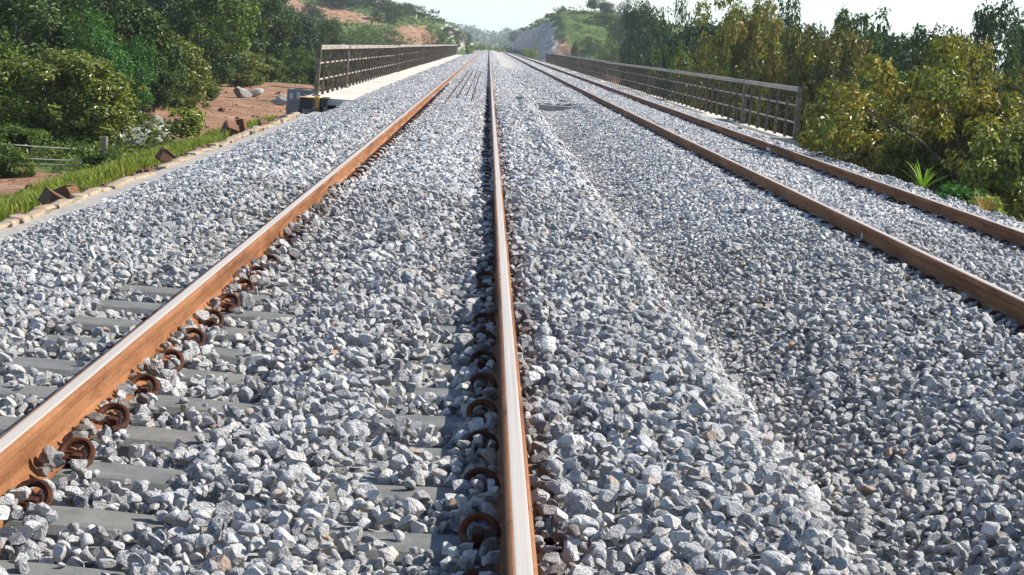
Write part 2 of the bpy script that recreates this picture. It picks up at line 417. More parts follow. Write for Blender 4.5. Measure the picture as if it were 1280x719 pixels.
# one-mesh version, for those too far to show their clips apart
m = MB()
for c in CL: clip_shapes(m, *c)
tmp = m.mesh('tmp'); bm = bmesh.new(); bm.from_mesh(tmp)
for f in bm.faces: f.material_index = 1
bm.from_mesh(SL_ME); SLF_ME = bpy.data.meshes.new('far_sleeper'); bm.to_mesh(SLF_ME); bm.free()
SLF_ME.materials.append(M_SLEEPER); SLF_ME.materials.append(M_CLIP)
ORD = ['first', 'second', 'third', 'fourth', 'fifth', 'sixth', 'seventh', 'eighth', 'ninth', 'tenth']
k_near = 0
for xc, trk in (((XL + XC) / 2, 'left'), ((XR1 + XR2) / 2, 'right')):
    g = 'concrete sleepers under the %s track' % trk
    proto = None
    for y in SL_Y:
        if trk == 'right' and y < 7.4: continue
        jit = random.gauss(0, .004)
        if y < 30:
            if proto is None: proto = o = make_sleeper(xc, y, jit)
            else: o = copy_tree(proto); o.location = (xc, y, 0); o.rotation_euler.z = jit
        else:
            o = link('concrete_sleeper', SLF_ME); o.location = (xc, y, 0)
        if trk == 'left' and y > 4.4 and k_near < 10:
            lab = '%s grey concrete sleeper up from the bottom of the photo, under the left track' % ORD[k_near]; k_near += 1
        elif trk == 'left' and y <= 4.4: lab = 'grey concrete sleeper before the first one in view, under the left track'
        elif trk == 'left': lab = 'concrete sleeper of the left track, all but buried in grey ballast farther along'
        else: lab = 'concrete sleeper of the right track, buried under grey ballast with only its clips showing'
        tag(o, lab, 'railway sleeper', g)

# ------------------------------------------------------------------ rails
PROF = [(.075, 0), (.075, .011), (.045, .020), (.018, .034), (.0085, .052), (.0085, .115), (.012, .124), (.034, .134), (.0365, .139), (.0365, .160), (.033, .168), (.026, .172)]
PROF = PROF + [(-x, z) for x, z in reversed(PROF)]
def rail(x, label):
    o = MB().extrude([(px, pz + .014) for px, pz in PROF], 0, 0, ys=[1.0, 40, 120, 300, 700, 1400]).build('rail', M_RAIL)
    o.location.x = x
    b = MB()
    pr = [(-.021, .1864), (-.018, .1873), (-.010, .1879), (.012, .1879), (.020, .1873), (.023, .1862), (.023, .1845), (-.021, .1845)]
    b.extrude(pr, 0, 0, ys=[1.01, 40, 120, 300, 700, 1399]).build('running_surface', M_BAND, o)
    return tag(o, label, 'rail', 'steel rails of the two tracks')
rail(XL, 'rusty orange steel rail on the outer side of the left track')
rail(XC, 'rusty steel rail with bright worn head running up the middle of the picture')
r1 = rail(XR1, 'rusty brown steel rail of the right track, next to the ballast hollow')
r2 = rail(XR2, 'rusty brown steel rail on the outer side of the right track beside the bushes')
MB().box((-.0115, 16.0, .085), (.005, .045, .045)).build('paint_mark', M_WHITE, r1)
MB().box((-.0115, 31.6, .075), (.006, .34, .07)).build('paint_mark', M_WHITE, r2)
for x, lab in ((-.86, 'first dark guard rail, closest to the orange rail'), (-.67, 'second dark guard rail from the orange rail'), (-.47, 'third dark guard rail from the orange rail'), (-.30, 'fourth dark guard rail, closest to the middle rail')):
    y0 = {-.86: 41, -.67: 46.5, -.47: 49, -.30: 45}[x]
    o = MB().extrude([(px * .34, pz * .5) for px, pz in PROF], 0, 0, ys=[y0, y0 + 20, 95]).build('guard_rail', M_GUARD)
    o.location = (x, 0, .022)
    tag(o, lab + ', sunk in the ballast between the rails', 'guard rail', 'guard rails at the bridge')

# ------------------------------------------------------------------ ballast stones
def stone_verts(sub, seed):
    r = np.random.default_rng(seed)
    bm = bmesh.new(); bmesh.ops.create_icosphere(bm, subdivisions=sub, radius=1)
    V = np.array([v.co[:] for v in bm.verts]); Fa = np.array([[v.index for v in f.verts] for f in bm.faces]); bm.free()
    for _ in range(r.integers(7, 12)):
        n = r.normal(size=3); n /= np.linalg.norm(n); d = r.uniform(.36, .74)
        e = np.clip(V @ n - d, 0, None); V = V - e[:, None] * n
    V = V - (V.max(0) + V.min(0)) / 2
    V = V / np.abs(V).max() * np.array([1.0, r.uniform(.66, .95), r.uniform(.5, .8)])
    return V, Fa
src = bpy.data.collections.new('ballast_stone_kinds')
NV = 26
for i in range(NV):
    V, Fa = stone_verts(3, 100 + i)
    o = bpy.data.objects.new('ballast_stone', np_mesh('ballast_stone', V, Fa)); o.data.materials.append(M_STONE); src.objects.link(o)
tiles = bpy.data.collections.new('ballast_tile_kinds')
NT, TS = 10, .36
LOW = [stone_verts(2, 300 + i) for i in range(16)]
def rot_mats(eu):
    cx, cy, cz = np.cos(eu).T; sx, sy, sz = np.sin(eu).T
    return np.stack([np.stack([cy * cz, sx * sy * cz - cx * sz, cx * sy * cz + sx * sz], -1), np.stack([cy * sz, sx * sy * sz + cx * cz, cx * sy * sz - sx * cz], -1), np.stack([-sy, sx * cy, cx * cy], -1)], 1)
for i in range(NT):
    VV, FF, TT, WW = [], [], [], []; n0 = 0
    g = int(TS / .046)
    for layer, zb in ((0, -.028), (1, .004)):
        for a in range(g):
            for b in range(g):
                if layer and rng.random() < .38: continue
                x = (a + .5 + rng.uniform(-.45, .45)) / g * TS - TS / 2; y = (b + .5 + rng.uniform(-.45, .45)) / g * TS - TS / 2
                V, Fa = LOW[rng.integers(len(LOW))]; r = rng.lognormal(math.log(.031), .22)
                Rm = rot_mats(np.array([[rng.normal(0, .5), rng.normal(0, .5), rng.uniform(0, 6.28)]]))[0]
                VV.append((V * r) @ Rm.T + (x, y, zb + rng.uniform(-.008, .012))); FF.append(Fa + n0); n0 += len(V)
                TT.append(np.full(len(V), rng.random())); WW.append(np.full(len(V), rng.uniform(.3, .8) if rng.random() < .05 else 0.))
    me = np_mesh('ballast_tile', np.concatenate(VV), np.concatenate(FF)); me.materials.append(M_STONE_FAR)
    me.attributes.new('tint', 'FLOAT', 'POINT').data.foreach_set('value', np.concatenate(TT).astype(np.float32))
    me.attributes.new('warm', 'FLOAT', 'POINT').data.foreach_set('value', np.concatenate(WW).astype(np.float32))
    tiles.objects.link(bpy.data.objects.new('ballast_tile', me))

def scatter_tree(coll):
    ng = bpy.data.node_groups.new('scatter', 'GeometryNodeTree')
    ng.interface.new_socket('Geometry', in_out='INPUT', socket_type='NodeSocketGeometry'); ng.interface.new_socket('Geometry', in_out='OUTPUT', socket_type='NodeSocketGeometry')
    gi, go = ng.nodes.new('NodeGroupInput'), ng.nodes.new('NodeGroupOutput')
    def na(name, t):
        x = ng.nodes.new('GeometryNodeInputNamedAttribute'); x.data_type = t; x.inputs[0].default_value = name; return x.outputs[0]
    ci = ng.nodes.new('GeometryNodeCollectionInfo'); ci.inputs[0].default_value = coll; ci.inputs[1].default_value = True; ci.inputs[2].default_value = True
    ip = ng.nodes.new('GeometryNodeInstanceOnPoints'); er = ng.nodes.new('FunctionNodeEulerToRotation')
    L = ng.links.new
    L(gi.outputs[0], ip.inputs['Points']); L(ci.outputs[0], ip.inputs['Instance']); ip.inputs['Pick Instance'].default_value = True
    L(na('idx', 'INT'), ip.inputs['Instance Index']); L(na('rot', 'FLOAT_VECTOR'), er.inputs[0]); L(er.outputs[0], ip.inputs['Rotation']); L(na('scl', 'FLOAT_VECTOR'), ip.inputs['Scale'])
    L(ip.outputs[0], go.inputs[0])
    return ng
def scatter(name, P, rot, scl, idx, coll, extra=()):
    me = bpy.data.meshes.new(name); me.vertices.add(len(P)); me.vertices.foreach_set('co', np.asarray(P, np.float32).ravel())
    me.attributes.new('rot', 'FLOAT_VECTOR', 'POINT').data.foreach_set('vector', np.asarray(rot, np.float32).ravel())
    me.attributes.new('scl', 'FLOAT_VECTOR', 'POINT').data.foreach_set('vector', np.asarray(scl, np.float32).ravel())
    me.attributes.new('idx', 'INT', 'POINT').data.foreach_set('value', np.asarray(idx, np.int32))
    for k, v in extra: me.attributes.new(k, 'FLOAT', 'POINT').data.foreach_set('value', np.asarray(v, np.float32))
    o = link(name, me); md = o.modifiers.new('scatter', 'NODES'); md.node_group = scatter_tree(coll)
    return o

def pile_near(y0=3.6, y1=17.5):
    """drop stones one by one on a height map until they reach the ballast profile"""
    cs = .0085; x0, x1 = -4.2, 6.6
    nx, ny = int((x1 - x0) / cs) + 1, int((y1 - y0) / cs) + 1
    gx = x0 + np.arange(nx) * cs; gy = y0 + np.arange(ny) * cs
    X, Y = np.meshgrid(gx, gy, indexing='ij')
    T = ballast_z(X, Y)
    H = (T - .095)
    fl = np.zeros_like(H, bool)
    for xc in ((XL + XC) / 2, (XR1 + XR2) / 2):
        for y in SL_Y:
            if y < y0 - .3 or y > y1 + .3: continue
            j0, j1 = max(0, int((y - .125 - y0) / cs)), max(0, int((y + .125 - y0) / cs)); i0, i1 = int((xc - 1.3 - x0) / cs), int((xc + 1.3 - x0) / cs)
            H[i0:i1, j0:j1] = np.maximum(H[i0:i1, j0:j1], 0); 
            for xr in (xc - .7475, xc + .7475):
                for s in (-1, 1):
                    a, b = sorted((xr + s * .05, xr + s * .15)); i2, i3 = int((a - x0) / cs), int((b - x0) / cs); k0, k1 = max(0, int((y - .06 - y0) / cs)), max(0, int((y + .06 - y0) / cs))
                    H[i2:i3, k0:k1] = np.maximum(H[i2:i3, k0:k1], .03)
    for xr in (XL, XC, XR1, XR2):
        i0, i1 = int((xr - .078 - x0) / cs), int((xr + .078 - x0) / cs); H[i0:i1] = np.maximum(H[i0:i1], .04)
        i0, i1 = int((xr - .03 - x0) / cs), int((xr + .03 - x0) / cs); H[i0:i1] = 9
    n = int((x1 - x0) * (y1 - y0) * 2100)
    px = rng.uniform(x0 + .08, x1 - .08, n); py = rng.uniform(y0 + .08, y1 - .08, n)
    u, v = to_pix(np.stack([px, py, ballast_z(px, py)], -1))
    ok = (u > -420) & (u < 1800) & (v < 900) & (px < 6.3) & (px > -3.97)
    px, py = px[ok], py[ok]; n = len(px)
    rr = np.clip(rng.lognormal(math.log(.027), .32, n), .012, .055)
    tol = rng.normal(.006, .011, n)
    # sleepers stay bare beside the rails, less so farther along
    ys_ = np.asarray(SL_Y); on = np.min(np.abs(py[:, None] - ys_[None]), 1) < .118
    sh = .10 * wob(px, py, 3.1, 7) + .05 * wob(px * 0, py, 9, 2)
    band = ((px > -1.86) & (px < -1.36)) | ((px > -1.24) & (px < -.80 + sh)) | ((px > -.36 + sh) & (px < .13))
    bare = on & band & (rng.random(n) < .985 * (1 - .95 * sstep(py + 6 * sh, 9.5, 14.0)))
    crib = (~on) & (px > -1.9) & (px < .1)
    tol += np.where(crib & ~band, .02, np.where(crib, -.02, 0))
    lip = np.exp(-((px - XL) / .16) ** 2) + np.exp(-((px - XC) / .16) ** 2)
    tol += np.where((lip > .25) & (rng.random(n) < .6) & ~bare, .055, 0)
    Tz = ballast_z(px, py)
    kern = {}
    for c in range(1, 8):
        r = c * cs; k = np.arange(-c, c + 1) * cs; d2 = k[:, None] ** 2 + k[None] ** 2; ins = d2 <= (r + cs * .4) ** 2
        q = np.sqrt(np.clip(r * r - d2, 0, None)) / r
        kern[c] = (np.where(ins, 1 - q, 50.), np.where(ins, 1 + q, -50.))
    out = []
    ii = ((px - x0) / cs + .5).astype(int); jj = ((py - y0) / cs + .5).astype(int); cc = np.clip(np.round(rr * .93 / cs).astype(int), 1, 6)
    for q in np.nonzero(~bare)[0]:
        i, j, c = ii[q], jj[q], cc[q]
        if i < c or j < c or i + c >= nx or j + c >= ny: continue
        rv = rr[q] * .74; lo, hi = kern[c]
        S = H[i - c:i + c + 1, j - c:j + c + 1]
        z = (S - lo * rv).max()
        if z + 2 * rv > Tz[q] + tol[q] + .012: continue
        np.maximum(S, z + hi * rv, out=S)
        out.append((px[q], py[q], z + rv - .003, rr[q]))
    return np.array(out)
near = pile_near()
n = len(near); print('near stones', n)
def rust_and_shade(x, y):  # rust dust on stones by the rails, with rail shade tinted in
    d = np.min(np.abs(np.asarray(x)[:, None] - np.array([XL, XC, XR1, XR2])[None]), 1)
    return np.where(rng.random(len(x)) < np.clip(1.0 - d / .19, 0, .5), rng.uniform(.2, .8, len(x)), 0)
rot = np.stack([rng.normal(0, .42, n), rng.normal(0, .42, n), rng.uniform(0, 6.283, n)], 1)
scl = near[:, 3:4] * rng.uniform(.95, 1.28, (n, 1)) * np.ones((1, 3)) * rng.uniform(.9, 1.12, (n, 3))
warm = np.where(rng.random(n) < .018, rng.uniform(.3, .75, n), np.where(rng.random(n) < .2, rng.uniform(0, .2, n), 0))
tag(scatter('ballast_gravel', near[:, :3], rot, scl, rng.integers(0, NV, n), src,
            (('tint', rng.random(n)), ('stain', rust_and_shade(near[:, 0], near[:, 1])), ('warm', warm))),
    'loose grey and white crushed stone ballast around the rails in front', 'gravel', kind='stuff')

def far_tiles():
    P, Ro, Sc = [], [], []
    for ya, yb, st, k in ((17.3, 60, .27, 1.0), (60, 120, .36, 1.35), (120, 260, .62, 2.3)):
        ys = np.arange(ya, yb, st)
        for y in ys:
            lo = -3.85 + .05 * math.sin(y * 1.7) - max(0, y - 22) * .010 if y < 44 else -3.2
            hi = 6.3 if y < 44 else 6.35
            xs = np.arange(lo, hi, st) + rng.uniform(-.1, .1)
            for x in xs:
                if y > 53.2 and .9 < x < 2.5 and rng.random() < .72: continue
                P.append((x + rng.uniform(-.03, .03), y + rng.uniform(-.03, .03))); Sc.append(k)
    P = np.array(P); u, v = to_pix(np.column_stack([P, np.zeros(len(P))])); ok = (u > -400) & (u < 1750)
    P = P[ok]; Sc = np.array(Sc)[ok]; n = len(P)
    z = ballast_z(P[:, 0], P[:, 1]) - .026 * Sc
    e = .12; gx = (ballast_z(P[:, 0] + e, P[:, 1]) - ballast_z(P[:, 0] - e, P[:, 1])) / (2 * e)
    spin = rng.integers(0, 4, n) * (math.pi / 2) + rng.normal(0, .2, n)
    ro = np.zeros((n, 3))
    for i in range(n):
        m_ = Matrix.Rotation(-math.atan(gx[i]), 3, 'Y') @ Matrix.Rotation(spin[i], 3, 'Z'); ro[i] = m_.to_euler()
    print('far tiles', n)
    d = np.min(np.abs(P[:, :1] - np.array([[XL, XC, XR1, XR2]])), 1)
    tag(scatter('ballast_gravel', np.column_stack([P, z]), ro, np.stack([Sc, Sc, np.minimum(Sc, 1.5)], 1), rng.integers(0, NT, n), tiles),
        'grey crushed stone ballast along both tracks farther off and over the bridge', 'gravel', kind='stuff')
far_tiles()

# ------------------------------------------------------------------ cess path and kerb on the left, bank edge on the right
def strip(name, x0, x1, y0, y1, zf, mat, nx=6, st=.5):
    xs = np.linspace(x0, x1, nx); ys = np.arange(y0, y1 + st, st); X, Y = np.meshgrid(xs, ys); Z = zf(X, Y)
    V = np.stack([X, Y, Z], -1).reshape(-1, 3); n = len(ys)
    i = (np.arange(n - 1)[:, None] * nx + np.arange(nx - 1)[None]).ravel()
    return tag(link(name, np_mesh(name, V, np.stack([i, i + 1, i + nx + 1, i + nx], 1), True), mat), kind='structure')
strip('cess_path', -4.10, -3.5, -2, 45.8, lambda x, y: -.492 + .012 * wob(x, y, 1.1), M_CESS)
y = 6.0; kb = 0
kerb_proto = []
for k in range(5):
    m = MB(); m.box((0, 0, 0), (.13, .5, .17), bevel=.026)
    for v in m.bm.verts: v.co += Vector((random.gauss(0, .008), random.gauss(0, .008), random.gauss(0, .006)))
    kerb_proto.append(m.mesh('kerb_block', True)); kerb_proto[-1].materials.append(M_KERB)
gaps = {36, 37}
while y < 44.5:
    L = random.uniform(.36, .62)
    kx = LX + .04 * math.sin(y * .35) - max(0, y - 30) * .012 + random.gauss(0, .018)
    if kb not in gaps:
        o = link('kerb_block', kerb_proto[kb % 5]); o.location = (kx, y + L / 2, -.548 + random.gauss(0, .012)); o.scale = (random.uniform(.85, 1.15), L / .52, 1)
        o.rotation_euler = (random.gauss(0, .03), random.gauss(0, .06), random.gauss(0, .05))
        tag(o, 'pale sandy kerb stone in the row between the grey path and the grass', 'kerb stone', 'kerb stones along the left path')
    y += L; kb += 1
for (px_, py_, D, sz, rz, ry, lab) in ((70, 250, 19.6, (.36, .50, .20), .5, .45, 'long brown laterite block lying tilted on the kerb, lower of a pair'), (84, 247, 20.3, (.28, .30, .26), -.3, -.5, 'short brown laterite block leaning on its longer neighbour at the kerb'),
                                   (207, 198, 27.0, (.28, .34, .26), .4, .6, 'single brown laterite block in red soil behind the kerb, below the leafy weed'), (288, 161, 38.0, (.36, .95, .42), .25, .35, 'large dark brown laterite slab tipped up on the kerb before the red earth'), (303, 155, 38.6, (.24, .34, .50), -.2, -.25, 'upright brown laterite block against the end of the big tipped slab'),
                                   (330, 151, 41.5, (.3, .7, .2), .2, .1, 'flat brown laterite slab at the far end of the kerb')):
    P = at_dist(px_, py_, D)
    sz = tuple(q * .68 for q in sz); m = MB(); m.box((0, 0, 0), sz, bevel=.012)
    for v in m.bm.verts: v.co += Vector((random.gauss(0, .012), random.gauss(0, .012), random.gauss(0, .012)))
    o = m.build('laterite_block', M_LATERITE, smooth=False)
    o.location = (P.x, D, max(float(ground_z(P.x, D)), -.58 if P.x > -4.5 else -9) + sz[2] * .42); o.rotation_euler = (random.gauss(0, .1), ry, rz)
    tag(o, lab, 'stone block', 'laterite blocks at the kerb')

# ------------------------------------------------------------------ bridge
Y0, Y1 = 46.6, 251.0
br = empty('railway_bridge', (1.7, Y0, 0), 0, 'long concrete railway bridge carrying both tracks and pale walkways over the dip', 'bridge')
def part(mb, name, mat, parent=br):
    o = mb.build(name, mat, parent); o.location = (-1.7, -Y0, 0); return o
part(MB().box((1.7, (Y0 + Y1) / 2, -.72), (9.4, Y1 - Y0, .5)), 'deck', M_DARKCON)
def slab_run(xa, xb, zt, name):
    m = MB(); y = Y0 - .3
    while y < Y1:
        L = 4.1
        m.box(((xa + xb) / 2, y + L / 2, zt - .08 + random.gauss(0, .004)), (xb - xa + random.gauss(0, .01), L - .02, .16)); y += L
    return part(m, name, M_SLAB)
slab_run(-4.36, -2.95, -.16, 'walkway')
slab_run(6.30, 7.72, -.25, 'walkway')
for xs_ in (-3.9, 7.25):
    part(MB().box((xs_, (Y0 + Y1) / 2, -.62), (.25, Y1 - Y0 - .6, .75)), 'edge_beam', M_DARKCON)
for xs_ in (-2.2, .2, 3.2, 5.6):
    part(MB().box((xs_, (Y0 + Y1) / 2, -1.75), (.7, Y1 - Y0 - 1.0, 1.55)), 'girder', M_DARKCON)
for yp in np.arange(Y0 + 33.4, Y1 - 5, 33.4):
    gz = float(ground_z(1.7, yp))
    part(MB().box((1.7, yp, (gz - 2.5) / 2 - .6), (7.4, 1.5, -gz - .8), bevel=.1), 'pier', M_DARKCON)
part(MB().box((1.7, Y0 - .5, -1.9), (10.2, .8, 2.6)), 'abutment', M_DARKCON)
part(MB().box((1.7, Y1 + .5, -1.9), (10.2, .8, 2.6)), 'abutment', M_DARKCON)
# sloping end wall seen in the V of the ballast
part(MB().box((1.75, 52.15, -.275), (1.35, .4, .42)), 'median_wall', M_CESS)
part(MB().box((2.9, 55.4, -.02), (.6, 3.6, .10), bevel=.01), 'median_slab', M_SLAB)

# railings: one section per span
def railing(x, z0, ya, yb, label, side):
    L = yb - ya
    r = empty('railing_section', (x, ya, z0), 0, label, 'railing', 'steel railing sections on the bridge')
    npost = max(2, int(round(L / 1.52)))
    if ya not in railing.cache or True:
        pass
    p = MB()
    p.box((0, 0, .60), (.012, .075, 1.2)); p.box((-side * .022, 0, .60), (.076, .014, 1.2))
    pm = p.mesh('post'); pm.materials.append(M_RAILING)
    e = MB(); e.box((0, 0, .64), (.11, .13, 1.28)); e.box((0, 0, .02), (.2, .22, .03)); em = e.mesh('end_post'); em.materials.append(M_RAILING)
    for k in range(npost + 1):
        end = k in (0, npost)
        o = link('end_post' if end else 'post', em if end else pm, None, r)
        o.location = (0, min(max(k * L / npost, .07), L - .07), 0)
        if not end: o.rotation_euler = (random.gauss(0, .012), random.gauss(0, .010), random.gauss(0, .05))
    t = MB()
    r.rotation_euler = (random.gauss(0, .0004), 0, random.gauss(0, .0008))
    t.box((0, L / 2, 1.235), (.13, L - .27, .055)); t.box((.055, L / 2, 1.185), (.008, L - .27, .06)); t.box((-.055, L / 2, 1.185), (.008, L - .27, .06)); t.build('top_rail', M_RAILING_LIT, r)
    for zz in (.42, .83):
        q = MB(); q.box((-side * .0, L / 2, zz), (.03, L - .27, .010)); q.box((side * -.012 - .0, L / 2, zz - .02), (.008, L - .27, .028)); q.build('middle_rail', M_RAILING_LIT, r)
    return r
railing.cache = {}
SEC = [0, 9.7, 42, 75, 108, 141, 174, 203.5]
NTH = ['first short', 'second', 'third', 'fourth', 'fifth', 'sixth', 'last and smallest']
for k in range(7):
    railing(-4.17, -.16, 47.3 + SEC[k], 47.3 + SEC[k + 1], '%s rust brown steel railing section from the abutment on the left walkway' % NTH[k], -1)
    railing(7.55, -.25, 45.8 + SEC[k], 45.8 + SEC[k + 1], '%s rust brown steel railing section from the timbers on the right walkway' % NTH[k], 1)

# grey wing wall of the abutment and the small machine parked in front of it
P = at_dist(379, 112, 60); gz = float(ground_z(P.x, 60)); H_ = P.z - gz
w = MB(); w.box((0, 0, H_ / 2 - .2), (.95, .4, H_ + .4), bevel=.02)
ww = w.build('wing_wall', M_CESS); ww.location = (P.x, 60, gz)
pt = MB()
for k, px_ in enumerate((-.34, -.12, .12, .34)): pt.box((px_, -.205, H_ - .22 + .03 * (k % 2)), (.10, .012, .16 + .05 * (k % 2)))
pt.build('pale_patch', M_WHITE, ww)
tag(ww, 'grey concrete wing wall with pale patches under the near end of the left railing', 'wall')
pos = at_dist(388, 141, 46.2)
mc = empty('site_machine', (pos.x, 46.2, pos.z - .02), R(8), 'small black and yellow site machine parked on orange earth below the left railing', 'machine'); mc.scale = (.85,) * 3
b = MB(); b.box((-.12, 0, .28), (.40, .55, .30), bevel=.03); b.build('engine_box', M_BLACK, mc)
b = MB(); b.box((-.12, 0, .455), (.44, .58, .022), bevel=.012); b.build('hood', M_YELLOW, mc)
b = MB(); b.box((.16, -.02, .34), (.14, .34, .34), bevel=.03); b.box((.21, -.02, .14), (.07, .12, .18), bevel=.01); b.build('boom', M_YELLOW, mc)
b = MB(); b.box((.36, 0, .33), (.22, .4, .28), bevel=.04); b.build('counterweight', M_BLACK, mc)
b = MB(); b.box((.42, -.1, .48), (.2, .2, .05), bevel=.01); b.build('guard_plate', M_YELLOW, mc)
for sx in (-.30, .06, .40):
    b = MB(); b.tube([(sx - .05, -.2, .11), (sx + .05, -.2, .11)], .11, 14); o = b.build('wheel', M_BLACK, mc)
    b = MB(); b.tube([(sx - .056, -.2, .11), (sx + .056, -.2, .11)], .05, 10); b.build('hub', M_GREYM, o)
# timber pieces beside the end of the right walkway
tm = empty('timber_trestle', (8.1, 45.0, -.80), R(6), 'grey weathered timber trestle beside the near end of the right railing', 'trestle')
for zz, l in ((.30, 1.5), (.12, 1.7)):
    b = MB(); b.box((0, 0, zz), (l, .5, .07)); b.build('plank', M_WOOD, tm)
for sx in (-.5, .45):
    b = MB(); b.box((sx, 0, -.3), (.1, .1, 1.5)); b.build('post', M_WOOD, tm)

# ------------------------------------------------------------------ wire fence, boulders
fe = empty('wire_fence', (-7.6, 38.6, float(ground_z(-7.6, 38.6))), 0, 'broken wire fence with one wooden post and three slack wires beside red earth', 'fence')
b = MB(); b.tube([(0, 0, -.3), (.01, 0, .35), (0, 0, .78)], [.075, .07, .065], 7); b.build('post', M_WOOD, fe)
b = MB(); b.tube([(0, 0, .35), (.5, .3, .08), (.8, .5, 0)], .03, 6); b.build('brace', M_BLACK, fe)
for h0, h1 in ((.50, .62), (.28, .30), (.20, .16)):
    pts = [(0, 0, h0)]
    for k in range(1, 13):
        t = k / 12; pts.append((-4.2 * t, -1.0 * t, h0 * (1 - t) + h1 * t - .22 * t * (1 - t)))
    b = MB(); b.tube(pts, .011, 5); b.build('wire', M_WIRE, fe)
for px_, py_, D, r, lab in ((122, 166, 50, .33, 'small rounded pale boulder in the weeds, end of the group of three'), (143, 168, 50.5, .45, 'pale boulder between a rounded one and a long white one'), (158, 176, 49, .62, 'long white boulder sloping down into the weeds behind the fence post'), (186, 158, 55, .52, 'broad whitish boulder at the edge of the red earth'), (203, 160, 56, .38, 'grey white boulder close behind the leafy weed'), (195, 166, 54, .22, 'smallest white stone under two boulders by the red earth'), (172, 171, 52, .34, 'dark weathered stone between the white boulders'),
                          (318, 118, 88, .5, 'whitish rock lying on bare red earth among rubble'), (356, 116, 84, .4, 'pale rubble rock under the bridge railing'), (350, 124, 80, .35, 'pale angular stone on the red earth beside the machine'), (302, 128, 84, .45, 'flat pale stone on the red earth by the thicket')):
    P = at_dist(px_, py_, D); V, Fa = stone_verts(3, int(px_ * 7 + py_))
    o = link('boulder', np_mesh('boulder', V, Fa, True), M_DARKCON if 'dark' in lab else M_BOULDER); gz = float(ground_z(P.x, D))
    o.location = (P.x, D, gz + r * .4); o.scale = (r * (1.5 if 'long' in lab else 1.05), r * .9, r * .8); o.rotation_euler = (.2, random.gauss(0, .25), random.uniform(-.5, .5))
    tag(o, lab, 'boulder', 'boulders in the weeds on the left')

# clods and rubble on the red earth: nobody could count them
def rubble():
    r = np.random.default_rng(55); VV, FF = [], []; n0 = 0
    for cx, cy, sx, sy, n in ((-10, 66, 2.6, 11, 170), (-11, 96, 3.0, 16, 120), (-8.6, 34.5, 1.2, 3.0, 30), (-4.75, 30, .18, 9, 260)):
        for _ in range(n):
            x, y = r.normal(cx, sx), r.normal(cy, sy)
            if x > -4.45 or y > 110 or y < 12: continue
            V, Fa = LOW[r.integers(16)]; k = min(.3, r.lognormal(math.log(.055 if cy > 40 else .03), .5))
            Rm = rot_mats(np.array([[r.normal(0, .4), r.normal(0, .4), r.uniform(0, 6.28)]]))[0]
            VV.append((V * k) @ Rm.T + (x, y, float(ground_z(x, y)) + k * .2)); FF.append(Fa + n0); n0 += len(V)
    tag(link('rubble', np_mesh('rubble', np.concatenate(VV), np.concatenate(FF)), M_LATERITE), 'brown clods and rubble strewn over the red earth', 'rubble', kind='stuff')
rubble()

# ------------------------------------------------------------------ foliage
def leaf_quads(C, Nn, size, col, asp=.55, seed=0):
    r = np.random.default_rng(seed); n = len(C)
    Nn = Nn / np.maximum(np.linalg.norm(Nn, axis=1, keepdims=True), 1e-6)
    t = r.normal(size=(n, 3)); t[:, 2] -= .35; t = t - (t * Nn).sum(1, keepdims=True) * Nn; t /= np.maximum(np.linalg.norm(t, axis=1, keepdims=True), 1e-6)
    b = np.cross(Nn, t); s = np.asarray(size).reshape(-1, 1) * np.ones((n, 1))
    fold = Nn * s * .16
    V = np.stack([C - t * s * .5, C + b * s * asp * .5 + fold - t * s * .05, C + t * s * .55, C - b * s * asp * .5 + fold - t * s * .05], 1).reshape(-1, 3)
    F = np.arange(n * 4).reshape(n, 4)
    return V, F, np.repeat(col, 4, 0)
def leaf_mesh(name, V, F, Cc, mat):
    me = np_mesh(name, V, F); a = me.color_attributes.new('leafcol', 'FLOAT_COLOR', 'POINT')
    a.data.foreach_set('color', np.column_stack([Cc, np.ones(len(Cc))]).astype(np.float32).ravel()); me.materials.append(mat); return me
PAL = {  # base colours of the leaves
 'dark': [(.027, .055, .011), (.050, .086, .016), (.075, .115, .022)],
 'green': [(.045, .085, .012), (.082, .132, .018), (.125, .172, .026)],
 'olive': [(.085, .115, .016), (.150, .180, .026), (.210, .225, .040)],
 'vine': [(.030, .095, .014), (.045, .135, .018), (.065, .165, .026)],
 'gold': [(.100, .130, .016), (.185, .190, .022), (.270, .225, .028), (.300, .200, .026), (.120, .170, .024)],
 'brown': [(.080, .095, .016), (.150, .125, .024), (.205, .140, .028), (.100, .135, .024)],
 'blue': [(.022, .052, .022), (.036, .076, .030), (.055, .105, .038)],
 'lime': [(.13, .19, .022), (.20, .25, .034), (.26, .28, .055)],
 'mixed': [(.045, .085, .018), (.075, .125, .025), (.11, .15, .03), (.13, .14, .035)],
}
